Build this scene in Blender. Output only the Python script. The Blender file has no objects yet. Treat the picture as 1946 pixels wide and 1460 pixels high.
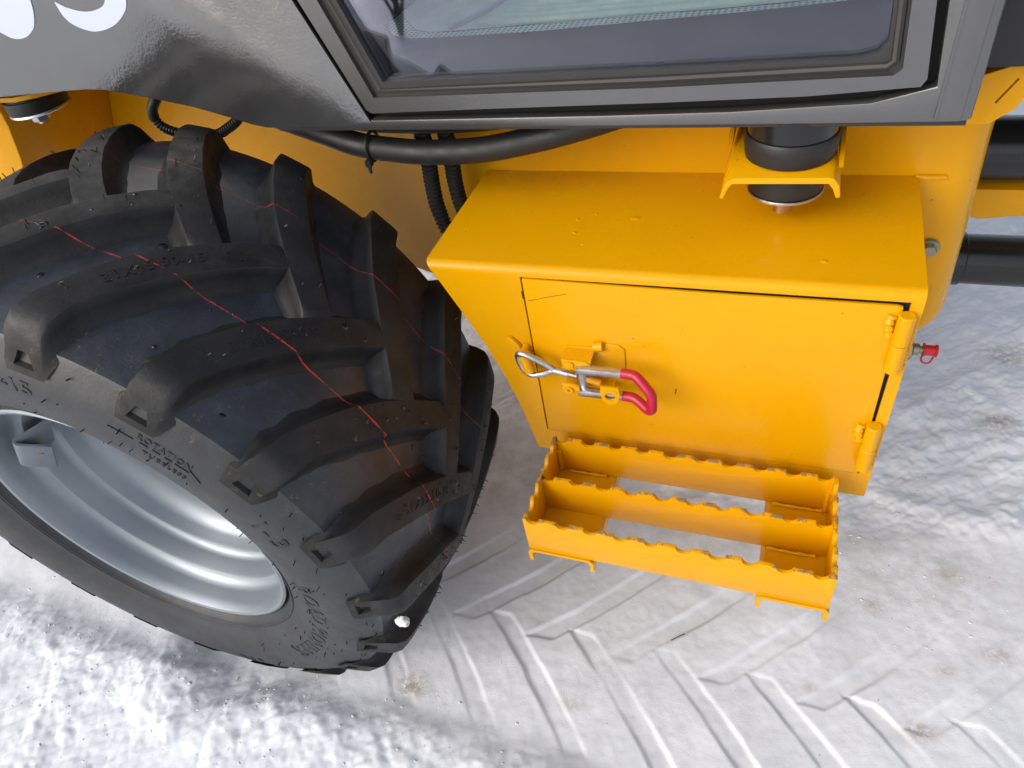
import bpy, bmesh, math, random
import numpy as np
from mathutils import Vector, Matrix
random.seed(7); RNG = np.random.default_rng(11)
scene = bpy.context.scene
COL = scene.collection

# ------------------------------------------------------------------ camera
CAM = Vector((0.0, 0.0, 1.036))
right = Vector((0.936141, 0.315377, -0.155493))
down = Vector((0.114872, -0.692247, -0.712460))
fwd = Vector((-0.332333, 0.649101, -0.684268))
cd = bpy.data.cameras.new('camera')
cd.sensor_width = 36.0; cd.sensor_fit = 'HORIZONTAL'; cd.lens = 1315.97 / 1946 * 36
cd.clip_start = 0.02; cd.clip_end = 2000
cam = bpy.data.objects.new('camera', cd); COL.objects.link(cam)
m = Matrix((right, -down, -fwd)).transposed().to_4x4(); m.translation = CAM
cam.matrix_world = m
scene.camera = cam

# ------------------------------------------------------------------ sky, sun, exposure
SUN_EL, SUN_AZ = math.radians(34), math.radians(216)      # azimuth measured from +Y, clockwise
world = bpy.data.worlds.new('World'); scene.world = world; world.use_nodes = True
nt = world.node_tree; nt.nodes.clear()
sky = nt.nodes.new('ShaderNodeTexSky'); sky.sky_type = 'NISHITA'; sky.sun_disc = False
sky.sun_elevation = SUN_EL; sky.sun_rotation = SUN_AZ
sky.air_density = 1.0; sky.dust_density = 4.0; sky.ozone_density = 1.0
hs = nt.nodes.new('ShaderNodeHueSaturation'); hs.inputs['Saturation'].default_value = 0.52
bg = nt.nodes.new('ShaderNodeBackground'); bg.inputs['Strength'].default_value = 0.15
out = nt.nodes.new('ShaderNodeOutputWorld')
nt.links.new(sky.outputs[0], hs.inputs['Color']); nt.links.new(hs.outputs[0], bg.inputs[0]); nt.links.new(bg.outputs[0], out.inputs[0])
sl = bpy.data.lights.new('sun', 'SUN'); sl.energy = 0.42; sl.angle = math.radians(60); sl.color = (1.0, 0.985, 0.96)
so = bpy.data.objects.new('sun', sl); COL.objects.link(so)
sd = Vector((math.sin(SUN_AZ) * math.cos(SUN_EL), math.cos(SUN_AZ) * math.cos(SUN_EL), math.sin(SUN_EL)))
so.rotation_euler = (-sd).to_track_quat('-Z', 'Y').to_euler(); so.location = sd * 20
vs = scene.view_settings
vs.view_transform = 'Standard'; vs.look = 'None'; vs.gamma = 1.0; vs.exposure = 0.47; vs.use_curve_mapping = False
scene.render.engine = 'CYCLES'
try:
    scene.cycles.max_bounces = 8; scene.cycles.transparent_max_bounces = 12
except Exception: pass

# ------------------------------------------------------------------ materials
class N:
    def __init__(s, name):
        s.m = bpy.data.materials.new(name); s.m.use_nodes = True
        s.t = s.m.node_tree; s.t.nodes.clear()
        s.out = s.t.nodes.new('ShaderNodeOutputMaterial')
        s.b = s.t.nodes.new('ShaderNodeBsdfPrincipled')
        s.t.links.new(s.b.outputs[0], s.out.inputs[0])
    def node(s, k, **kw):
        n = s.t.nodes.new(k)
        for a, v in kw.items(): setattr(n, a, v)
        return n
    def link(s, a, b): s.t.links.new(a, b)
    def val(s, sock, v):
        if hasattr(v, 'links'): s.link(v, sock)
        else: sock.default_value = v
    def pos(s):
        return s.node('ShaderNodeNewGeometry').outputs['Position']
    def obj(s):
        return s.node('ShaderNodeTexCoord').outputs['Object']
    def noise(s, scale, detail=4, rough=.55, vec=None, dist=0.0):
        n = s.node('ShaderNodeTexNoise'); n.inputs['Scale'].default_value = scale
        n.inputs['Detail'].default_value = detail; n.inputs['Roughness'].default_value = rough
        n.inputs['Distortion'].default_value = dist
        s.link(vec if vec is not None else s.pos(), n.inputs['Vector'])
        return n.outputs['Fac']
    def ramp(s, f, a, b, va=0.0, vb=1.0):
        n = s.node('ShaderNodeMapRange'); n.interpolation_type = 'SMOOTHSTEP'
        s.link(f, n.inputs['Value'])
        n.inputs['From Min'].default_value = a; n.inputs['From Max'].default_value = b
        n.inputs['To Min'].default_value = va; n.inputs['To Max'].default_value = vb
        return n.outputs[0]
    def math(s, op, a, b=0.0, c=0.0):
        n = s.node('ShaderNodeMath', operation=op)
        for i, v in enumerate((a, b, c)): s.val(n.inputs[i], v)
        return n.outputs[0]
    def mix(s, f, a, b):
        n = s.node('ShaderNodeMix', data_type='RGBA')
        s.val(n.inputs[0], f)
        for i, v in ((6, a), (7, b)):
            if hasattr(v, 'links'): s.link(v, n.inputs[i])
            else: n.inputs[i].default_value = (*v, 1.0)
        return n.outputs[2]
    def sep(s, v):
        n = s.node('ShaderNodeSeparateXYZ'); s.link(v, n.inputs[0]); return n.outputs
    def bump(s, h, strength, dist):
        n = s.node('ShaderNodeBump'); n.inputs['Strength'].default_value = strength
        n.inputs['Distance'].default_value = dist
        s.link(h, n.inputs['Height']); s.link(n.outputs[0], s.b.inputs['Normal'])
    def set(s, color=None, rough=None, metal=None, spec=None, coat=None, ior=None):
        if color is not None:
            if hasattr(color, 'links'): s.link(color, s.b.inputs['Base Color'])
            else: s.b.inputs['Base Color'].default_value = (*color, 1.0)
        if rough is not None: s.val(s.b.inputs['Roughness'], rough)
        if metal is not None: s.val(s.b.inputs['Metallic'], metal)
        if spec is not None: s.b.inputs['Specular IOR Level'].default_value = spec
        if coat is not None: s.b.inputs['Coat Weight'].default_value = coat; s.b.inputs['Coat Roughness'].default_value = 0.06
        if ior is not None: s.b.inputs['IOR'].default_value = ior
        return s.m

YEL = (0.70, 0.330, 0.0010)
def mk_yellow(name, wear=None):
    n = N(name)
    c = n.mix(n.ramp(n.noise(9, 3), .35, .7), YEL, (0.67, 0.312, 0.0012))
    speck = n.ramp(n.noise(150, 2, .4), .785, .80)              # tiny dirt specks
    c = n.mix(speck, c, (0.25, 0.13, 0.02))
    r = n.ramp(n.noise(6, 5, .65), .3, .7, .17, .36)
    if wear is not None:
        z = n.sep(n.pos())[2]
        edge = n.ramp(z, wear - .0030, wear - .0006)
        chip = n.ramp(n.noise(45, 5, .75), .47, .54)
        w = n.math('MULTIPLY', edge, chip)
        c = n.mix(n.math('MULTIPLY', w, .8), c, (0.16, 0.125, 0.07)); r = n.mix(w, (.25,) * 3, (.6,) * 3)
    peel = n.noise(330, 2, .5)
    wob = n.noise(18, 2, .5)
    n.bump(n.math('ADD', peel, n.math('MULTIPLY', wob, 3.0)), .10, .0016)
    return n.set(c, r, spec=.22)
M = {}
M['yellow'] = mk_yellow('yellow_paint')
M['yellow_worn'] = mk_yellow('worn_yellow_paint', .392)
n = N('black_gloss_paint')
n.bump(n.math('ADD', n.noise(300, 2, .5), n.math('MULTIPLY', n.noise(25, 2), 4.0)), .14, .0014)
M['black'] = n.set(n.mix(n.noise(30, 5, .6), (.030, .030, .031), (.044, .044, .045)), n.ramp(n.noise(20, 4), .3, .7, .16, .26), ior=2.55)
n = N('black_satin_paint')
n.bump(n.noise(400, 2), .12, .001)
M['satin'] = n.set(n.mix(n.noise(60, 4), (.035, .035, .036), (.055, .054, .053)), .30, ior=2.2)
n = N('black_seal'); M['seal'] = n.set(n.mix(n.noise(50, 4), (.022, .022, .022), (.035, .034, .033)), .55)
n = N('dark_void'); M['void'] = n.set((.006, .006, .006), .8)
n = N('hose_rubber'); n.bump(n.noise(500, 2), .3, .0006); M['hose'] = n.set((.012, .012, .012), n.ramp(n.noise(40, 4), .3, .7, .45, .62))
n = N('zinc'); n.bump(n.noise(420, 3), .25, .0006)
M['zinc'] = n.set(n.mix(n.noise(160, 4, .7), (.42, .43, .44), (.66, .67, .68)), n.ramp(n.noise(90, 3), .3, .7, .28, .48), 1.0)
n = N('copper'); M['copper'] = n.set((.50, .33, .22), .35, 1.0)
n = N('brass_zinc'); M['fitting'] = n.set((.30, .28, .20), .4, .9)
n = N('red_grip'); n.bump(n.noise(300, 2), .1, .0006); M['red'] = n.set((.42, .008, .03), .33)
n = N('red_cap'); M['redcap'] = n.set((.62, .01, .02), .4)
n = N('white_vinyl'); M['white'] = n.set((.56, .61, .72), .3)
n = N('silver_paint'); n.bump(n.noise(250, 2), .06, .0010)
M['silver'] = n.set(n.mix(n.noise(40, 4), (.27, .30, .33), (.31, .34, .37)), n.ramp(n.noise(15, 4), .3, .7, .42, .48), .75)
n = N('black_pipe'); n.bump(n.noise(60, 3), .1, .001); M['pipe'] = n.set((.012, .012, .013), .22)
n = N('floor_dark'); M['floor'] = n.set((.02, .02, .022), .7)

# tyre rubber: dusty side, two thin red chalk lines round the tread
TC = Vector((-0.716, 0.4583, 0.3847))        # tyre centre (mid tread)
def mk_rubber(name, top):
    n = N(name)
    P = n.pos(); x, y, z = n.sep(P)
    dx = n.math('SUBTRACT', x, TC.x); dz = n.math('SUBTRACT', z, TC.z)
    rr = n.math('SQRT', n.math('ADD', n.math('MULTIPLY', dx, dx), n.math('MULTIPLY', dz, dz)))
    yl = n.math('SUBTRACT', y, TC.y)
    base = n.mix(n.ramp(n.noise(22, 5, .65), .35, .68), *(((.008, .008, .0085), (.018, .018, .019)) if top else ((.015, .019, .027), (.034, .041, .053))))  # carcass base lightened and blued: sky sheen of the grooves put into the colour
    side = n.math('MULTIPLY', n.ramp(rr, .352, .336), n.ramp(n.noise(17, 5, .7), .30, .72))
    base = n.mix(n.math('MULTIPLY', side, .55), base, (.040, .037, .034))
    dust = n.ramp(n.noise(55, 6, .75), .60, .80)
    base = n.mix(n.math('MULTIPLY', dust, .30), base, (.10, .09, .075))
    gold = n.math('MULTIPLY', n.math('MULTIPLY', n.ramp(rr, .315, .335), n.ramp(rr, .365, .345)), n.ramp(n.noise(75, 5, .8), .58, .72))
    base = n.mix(n.math('MULTIPLY', gold, .55), base, (.26, .23, .12))
    wig = n.math('MULTIPLY', n.math('SUBTRACT', n.noise(11, 3, .5), .5), .0045)
    wid = n.ramp(n.noise(48, 4, .7), .36, .66, .0000, .0011)
    red = None
    lift = n.math('MULTIPLY', n.math('SUBTRACT', .385, rr), .35)
    for s, c in ((-1, -.067), (1, .075)):
        d = n.math('ABSOLUTE', n.math('SUBTRACT', n.math('SUBTRACT', yl, n.math('MULTIPLY', lift, 1.0)), n.math('ADD', wig, c)))
        k = n.math('MULTIPLY', n.math('LESS_THAN', d, wid), 1.0 if c < 0 else .45)
        red = k if red is None else n.math('MAXIMUM', red, k)
    red = n.math('MULTIPLY', red, n.math('GREATER_THAN', rr, .335))
    col = n.mix(n.math('MULTIPLY', red, .85), base, (.58, .035, .03))
    n.bump(n.math('ADD', n.noise(380, 3, .6), n.math('MULTIPLY', n.noise(35, 4, .6), 3.0)), .22, .0012)
    rough = n.ramp(n.noise(26, 5, .7), .3, .75, .33 if not top else .45, .45 if not top else .70)
    sw = n.ramp(rr, .350, .338)
    rough = n.math('ADD', rough, n.math('MULTIPLY', sw, .16))
    col = n.mix(n.math('MULTIPLY', sw, .45), col, (.010, .010, .010))
    return n.set(col, rough, spec=.4 if top else .62)
M['rubber'] = mk_rubber('tyre_rubber', False)
M['lug'] = mk_rubber('lug_rubber', True)
n = N('wet_rubber'); M['wet'] = n.set((.006, .006, .007), .06, spec=.8)
n = N('clean_rubber'); M['letter'] = n.set((.012, .012, .013), .5)

# glass: thin sheet, clear pass-through plus mirror reflection
n = N('window_glass')
tr = n.node('ShaderNodeBsdfTransparent'); tr.inputs[0].default_value = (.90, .95, .935, 1)
gl = n.node('ShaderNodeBsdfGlossy'); gl.inputs['Roughness'].default_value = 0.02
gl.inputs[0].default_value = (.88, .85, 1.0, 1)
fr = n.node('ShaderNodeFresnel'); fr.inputs['IOR'].default_value = 1.75
mx = n.node('ShaderNodeMixShader'); n.link(fr.outputs[0], mx.inputs[0]); n.link(tr.outputs[0], mx.inputs[1]); n.link(gl.outputs[0], mx.inputs[2])
n.link(mx.outputs[0], n.out.inputs[0]); M['glass'] = n.m

# floor mat: pale mint, dotted printed border
n = N('mint_mat')
o = n.obj(); ox, oy, oz = n.sep(o)
vor = n.node('ShaderNodeTexVoronoi'); vor.inputs['Scale'].default_value = 145; vor.inputs['Randomness'].default_value = 0.0
n.link(o, vor.inputs['Vector'])
dot = n.math('LESS_THAN', vor.outputs['Distance'], .30)
at = n.node('ShaderNodeAttribute', attribute_name='border')
dots = n.math('MULTIPLY', dot, n.math('GREATER_THAN', at.outputs['Fac'], .5))
c = n.mix(n.ramp(n.noise(30, 5, .7), .35, .7), (.60, .80, .72), (.78, .92, .86))
n.bump(n.noise(120, 3, .5), .5, .003)
M['mint'] = n.set(n.mix(dots, c, (.07, .10, .09)), .3)

# snow
n = N('packed_snow')
P = n.pos()
big = n.noise(1.6, 4, .6)
c = n.mix(n.ramp(n.noise(5, 5, .65), .35, .65), (.69, .72, .77), (.785, .812, .858))
dirtm = n.node('ShaderNodeAttribute', attribute_name='dirt')
dirt = n.math('MULTIPLY', dirtm.outputs['Fac'], n.ramp(n.noise(14, 6, .75), .28, .70))
c = n.mix(n.math('MULTIPLY', dirt, .7), c, (.42, .40, .385))
blot = n.math('MULTIPLY', n.ramp(n.noise(9, 3, .5), .66, .76), n.ramp(n.noise(60, 4, .7), .35, .65))
c = n.mix(n.math('MULTIPLY', blot, .55), c, (.42, .35, .27))
sta = n.node('ShaderNodeAttribute', attribute_name='stain')
c = n.mix(n.math('MULTIPLY', sta.outputs['Fac'], n.ramp(n.noise(130, 4, .7), .3, .6)), c, (.30, .24, .17))
sp = n.ramp(n.noise(95, 2, .5), .755, .79)
c = n.mix(n.math('MULTIPLY', sp, .6), c, (.22, .18, .13))
n.bump(n.math('ADD', n.math('MULTIPLY', n.noise(55, 6, .72), .8), n.math('MULTIPLY', n.noise(520, 4, .7), 1.1)), .26, .0026)
n.b.inputs['Subsurface Weight'].default_value = 0.0
M['snow'] = n.set(c, n.ramp(n.noise(40, 4), .3, .7, .45, .75), spec=.35)
n = N('loose_snow'); n.bump(n.noise(120, 6, .7), .5, .004); M['snowlump'] = n.set((.70, .71, .73), .8, spec=.2)
n = N('bark'); M['bark'] = n.set(n.mix(n.noise(60, 5), (.07, .05, .04), (.16, .12, .09)), .9)

# ------------------------------------------------------------------ object helpers
WO = {}                                           # world origin of every object made
def finish(name, me, mat, origin, parent, smooth):
    if smooth is not None:
        for p in me.polygons: p.use_smooth = True
        try: me.set_sharp_from_angle(angle=math.radians(smooth))
        except Exception: pass
    if mat is not None: me.materials.append(M[mat])
    o = bpy.data.objects.new(name, me); COL.objects.link(o)
    base = Vector((0, 0, 0))
    if parent is not None: o.parent = parent; base = WO[parent.name]
    o.location = Vector(origin) - base
    WO[o.name] = Vector(origin)
    return o
def obj(name, parts, mat, parent=None, origin=None, smooth=35):
    """parts: list of (verts, faces) in world space, joined into one mesh."""
    V, F = [], []
    for v, f in parts:
        k = len(V); V += [tuple(a) for a in v]; F += [tuple(i + k for i in q) for q in f]
    if origin is None: origin = tuple(np.mean(np.array(V), 0))
    V = [(a[0] - origin[0], a[1] - origin[1], a[2] - origin[2]) for a in V]
    me = bpy.data.meshes.new(name); me.from_pydata(V, [], F); me.update()
    bm = bmesh.new(); bm.from_mesh(me)
    bmesh.ops.remove_doubles(bm, verts=bm.verts, dist=1e-6)
    bmesh.ops.recalc_face_normals(bm, faces=bm.faces); bm.to_mesh(me); bm.free()
    return finish(name, me, mat, origin, parent, smooth)
def empty(name, loc):
    o = bpy.data.objects.new(name, None); COL.objects.link(o); o.location = loc; o.empty_display_size = .1
    WO[o.name] = Vector(loc); return o
def tag(o, label=None, cat=None, group=None, kind=None):
    if label: o['label'] = label
    if cat: o['category'] = cat
    if group: o['group'] = group
    if kind: o['kind'] = kind
    return o
def box(x0, x1, y0, y1, z0, z1, b=0.0):
    if b <= 0:
        v = [(x, y, z) for x in (x0, x1) for y in (y0, y1) for z in (z0, z1)]
        f = [(0, 1, 3, 2), (4, 6, 7, 5), (0, 4, 5, 1), (2, 3, 7, 6), (0, 2, 6, 4), (1, 5, 7, 3)]
        return v, f
    bm = bmesh.new(); bmesh.ops.create_cube(bm, size=1)
    for w in bm.verts: w.co = Vector(((x0 + x1) / 2 + w.co.x * (x1 - x0), (y0 + y1) / 2 + w.co.y * (y1 - y0), (z0 + z1) / 2 + w.co.z * (z1 - z0)))
    bmesh.ops.bevel(bm, geom=bm.edges[:], offset=b, segments=2, affect='EDGES', profile=.5)
    return from_bm(bm)
def from_bm(bm):
    bm.verts.index_update(); v = [tuple(a.co) for a in bm.verts]; f = [tuple(a.index for a in q.verts) for q in bm.faces]
    bm.free(); return v, f
def prism(pts, y0, y1, holes=(), axis='y', bev=0.0):
    """outline (x,z) extruded along y (or (x,y) along z, or (y,z) along x), with holes."""
    def P(a, b, d):
        return (a, d, b) if axis == 'y' else ((a, b, d) if axis == 'z' else (d, a, b))
    bm = bmesh.new(); E = []
    for loop in [pts] + list(holes):
        vs = [bm.verts.new(P(a, b, y0)) for a, b in loop]
        E += [bm.edges.new((vs[i], vs[(i + 1) % len(vs)])) for i in range(len(vs))]
    if holes: bmesh.ops.triangle_fill(bm, use_beauty=True, use_dissolve=False, edges=E)
    else: bm.faces.new([e.verts[0] for e in E]) if False else bm.faces.new(bm.verts[:])
    fs = bm.faces[:]
    r = bmesh.ops.extrude_face_region(bm, geom=fs)
    d = Vector(P(0, 0, y1 - y0))
    bmesh.ops.translate(bm, vec=d, verts=[g for g in r['geom'] if isinstance(g, bmesh.types.BMVert)])
    bmesh.ops.recalc_face_normals(bm, faces=bm.faces)
    if bev > 0:
        es = [e for e in bm.edges if len(e.link_faces) == 2 and e.calc_face_angle(0) > .6]
        bmesh.ops.bevel(bm, geom=es, offset=bev, segments=2, affect='EDGES', profile=.5)
    return from_bm(bm)
def tube(path, rad, seg=14, cap=True, closed=False):
    path = [Vector(p) for p in path]; n = len(path); V, F = [], []
    R = rad if callable(rad) else (lambda i: rad)
    t0 = (path[1] - path[0]).normalized(); up = Vector((0, 0, 1)) if abs(t0.z) < .9 else Vector((1, 0, 0))
    nrm = (up - t0 * up.dot(t0)).normalized()
    for i in range(n):
        if closed: t = (path[(i + 1) % n] - path[i - 1]).normalized()
        else: t = (path[min(i + 1, n - 1)] - path[max(i - 1, 0)]).normalized()
        nrm = (nrm - t * nrm.dot(t)).normalized(); b = t.cross(nrm); r = R(i)
        for k in range(seg):
            a = 2 * math.pi * k / seg; V.append(path[i] + (nrm * math.cos(a) + b * math.sin(a)) * r)
    for i in range(n if closed else n - 1):
        j = (i + 1) % n
        for k in range(seg):
            l = (k + 1) % seg; F.append((i * seg + k, i * seg + l, j * seg + l, j * seg + k))
    if cap and not closed:
        F.append(tuple(range(seg))[::-1]); F.append(tuple(range((n - 1) * seg, n * seg)))
    return V, F
def spline(pts, per=8):
    P = [Vector(p) for p in pts]; P = [P[0] * 2 - P[1]] + P + [P[-1] * 2 - P[-2]]; o = []
    for i in range(1, len(P) - 2):
        a, b, c, d = P[i - 1:i + 3]
        for k in range(per):
            t = k / per
            o.append(.5 * ((2 * b) + (c - a) * t + (2 * a - 5 * b + 4 * c - d) * t * t + (3 * b - a - 3 * c + d) * t ** 3))
    o.append(P[-2]); return o
def resample(path, step):
    o = [path[0]]; acc = 0.0
    for a, b in zip(path[:-1], path[1:]):
        L = (b - a).length; d = step - acc
        while d <= L: o.append(a.lerp(b, d / L)); d += step
        acc = (acc + L) % step
    return o
def conduit(pts, r, pitch=.0058):
    p = resample(spline(pts, 10), pitch / 4)
    return tube(p, lambda i: r * (1.0 if i % 4 in (1, 2) else .76), 16)
def lathe(prof, origin, seg=96, axis='y', close=False):
    """prof: list of (distance along axis, radius)."""
    V, F = [], []; n = len(prof)
    for s in range(seg):
        a = 2 * math.pi * s / seg; c, d = math.cos(a), math.sin(a)
        for h, r in prof:
            if axis == 'y': V.append((origin[0] + r * c, origin[1] + h, origin[2] + r * d))
            elif axis == 'z': V.append((origin[0] + r * c, origin[1] + r * d, origin[2] + h))
            else: V.append((origin[0] + h, origin[1] + r * c, origin[2] + r * d))
    for s in range(seg):
        t = (s + 1) % seg
        for k in range(n if close else n - 1):
            l = (k + 1) % n; F.append((s * n + k, s * n + l, t * n + l, t * n + k))
    return V, F
def hexbolt(o, axis, r, h):
    V = []; s = 6
    prof = [(0, 0), (0, r), (h * .8, r), (h, r * .88), (h, 0)]
    return lathe([(a, max(b, 1e-5)) for a, b in prof], o, 6, axis)

# ------------------------------------------------------------------ snow ground
def vnoise(x, y, seed):
    r = np.random.default_rng(seed); T = r.random((256, 256))
    xi = np.floor(x).astype(int); yi = np.floor(y).astype(int); fx = x - xi; fy = y - yi
    fx = fx * fx * fx * (fx * (fx * 6 - 15) + 10); fy = fy * fy * fy * (fy * (fy * 6 - 15) + 10)
    g = lambda a, b: T[a % 256, b % 256]
    return (g(xi, yi) * (1 - fx) + g(xi + 1, yi) * fx) * (1 - fy) + (g(xi, yi + 1) * (1 - fx) + g(xi + 1, yi + 1) * fx) * fy - .5
def fbm(x, y, s, seed, oct=5, gain=.5):
    v = 0; a = 1.0
    for o in range(oct): v = v + a * vnoise(x * s + 17.3 * o, y * s + 9.1 * o, seed + o); a *= gain; s *= 2.03
    return v
def sstep(e0, e1, x):
    t = np.clip((x - e0) / (e1 - e0), 0, 1); return t * t * (3 - 2 * t)
LUG_Y = np.array([-.036, -.02, .02, .054, .10, .15, .19])
LUG_T = np.array([52.4, 52.0, 50.5, 47.5, 43.0, 36.0, 29.5])
def ground_height(X, Y):
    far = sstep(2.0, 6.0, np.hypot(X, Y - .7))
    h = .010 * fbm(X, Y, 1.6, 3, 4) + .15 * far * fbm(X, Y, .25, 5, 3)
    track = sstep(.225, .30, Y + .03 * fbm(X, Y, 4, 21, 2)) * (1 - sstep(.70, .80, Y + .05 * fbm(X, Y, 5, 22, 2) - .10 * sstep(.0, .5, -X)))
    track *= 1 - .85 * sstep(.55, .8, X)
    rough = 1 - track
    # fluffy, clumped snow on the near side and at the far right
    cl = fbm(X * 1.0, Y * 1.0, 9, 31, 5, .55); cl2 = fbm(X, Y, 26, 41, 4, .6)
    wind = fbm(X * .8 + Y * .8, (Y - X) * 2.6, 6, 51, 4, .55)
    near = 1 - sstep(.2, .4, Y)
    close = 1 - sstep(.0, .35, np.maximum(np.maximum(-1.35 - X, X - .75), np.maximum(-Y, Y - 1.80)))
    h += close * rough * (.015 * np.maximum(cl, -.25) + .0026 * cl2 + .009 * wind) + rough * .020 * near
    h += close * (.0016 * fbm(X, Y, 60, 72, 4, .6) * (.4 + .6 * rough))
    h += track * (.0030 * fbm(X, Y, 9, 61, 4) + .0008 * fbm(X, Y, 45, 71, 3))
    # pressed lug marks
    pr = np.zeros_like(X)
    for side in (0, 1):
        yy = Y - .2983
        if side: yy = .32 - yy
        g = .97 * (.165 - yy) + .9 * (.165 - yy) * (yy - .0)                    # x offset from the centre end
        u0 = -.342 if not side else -.400
        wob = .0035 * fbm(X, Y, 14, 81, 3)
        u = (X - u0 - g + wob) / .1325
        fr = (u - np.round(u)) * .1325
        half = .0195 + .003 * fbm(X, Y, 30, 82, 2)
        bar = 1 - sstep(half - .0040, half + .0022, np.abs(fr))
        ridge = np.exp(-((np.abs(fr) - half - .005) / .004) ** 2) * np.clip(.6 + 1.5 * fbm(X, Y, 25, 83, 3), 0, 1.6)
        along = sstep(-.012, .004, yy + .012 * fbm(X, Y, 20, 84, 2)) * (1 - sstep(.170, .175, yy + .006 * fbm(X, Y, 20, 85, 2)))
        fade = (1 - .6 * sstep(.0, .12, .10 - yy) if side else 1.0) * (.45 + .55 * sstep(.7, .1, np.abs(X + .05)))
        fade = fade * np.clip(.45 + 1.1 * (fbm(X, Y, 7, 91, 4, .6) + .35), .15, 1.15)
        pr += along * fade * (-.0042 * bar + .0004 * ridge)
    vis = sstep(-.60, -.50, X) * (1 - sstep(.55, .85, X))
    h += pr * vis * track
    # tyre sinks in: push snow down and up round the contact patch
    d = np.hypot((X - TC.x) / .16, (Y - TC.y) / .21)
    h -= .012 * (1 - sstep(.9, 1.25, d)); h += .008 * np.exp(-((d - 1.35) / .22) ** 2)
    return h, track
def axis_coords(lo, hi, step, outer, lo_c, hi_c):
    a = list(np.arange(lo, hi, step)); s = step; v = hi
    while v < outer: a.append(v); s *= 1.12; v += s
    a.append(outer); s = step; v = lo - step
    pre = []
    while v > -outer: pre.append(v); s *= 1.12; v -= s
    pre.append(-outer); return np.array(sorted(pre + a))
gx = axis_coords(-1.35, .75, .0027, 300, 0, 0); gy = axis_coords(0.0, 1.80, .0027, 300, 0, 0)
GX, GY = np.meshgrid(gx, gy, indexing='ij')
GZ, TR = ground_height(GX, GY)
nx, ny = GX.shape
vv = np.stack([GX, GY, GZ], -1).reshape(-1, 3)
ii = (np.arange(nx - 1)[:, None] * ny + np.arange(ny - 1)[None]).ravel()
ff = np.stack([ii, ii + ny, ii + ny + 1, ii + 1], 1)
me = bpy.data.meshes.new('snow_ground')
me.vertices.add(len(vv)); me.vertices.foreach_set('co', vv.ravel())
me.loops.add(ff.size); me.loops.foreach_set('vertex_index', ff.ravel())
me.polygons.add(len(ff)); me.polygons.foreach_set('loop_start', np.arange(len(ff)) * 4); me.polygons.foreach_set('loop_total', np.full(len(ff), 4))
me.update(calc_edges=True); me.validate()
dm = TR * (.25 + .75 * sstep(.5, .75, GY)) * (1 - sstep(1.2, 1.6, GY)) * (1 - sstep(.25, .6, GX))
at = me.attributes.new('dirt', 'FLOAT', 'POINT'); at.data.foreach_set('value', dm.ravel().astype(np.float32))
st_ = np.zeros_like(GX)
for sx, sy, sr, sa in ((-.443, .321, .018, .9), (.254, .446, .014, .7), (.415, 1.039, .022, .8), (.20, .62, .010, .6), (.31, .70, .012, .5), (.05, .60, .008, .5), (-.28, .47, .010, .35), (.36, .58, .016, .5), (-.20, .36, .012, .35), (.45, 1.22, .03, .6), (.12, .47, .009, .4), (.29, .54, .008, .6)):
    st_ = np.maximum(st_, sa * np.exp(-(((GX - sx) / (sr * 1.5)) ** 2 + ((GY - sy) / sr) ** 2)))
at = me.attributes.new('stain', 'FLOAT', 'POINT'); at.data.foreach_set('value', st_.ravel().astype(np.float32))
for p in me.polygons: p.use_smooth = True
g = finish('snow_ground', me, 'snow', (0, 0, 0), None, None)
tag(g, 'packed white snow with pressed tyre marks under and around the loader', 'snow', kind='structure')

# ------------------------------------------------------------------ the wheel loader
L = empty('wheel_loader', (-0.3, 1.0, 0.0))
tag(L, 'yellow wheel loader with black cab, chunky tyre and side step on snow', 'wheel loader')
def part(name, parts, mat, parent=L, **k): return obj(name, parts, mat, parent, **k)

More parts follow.
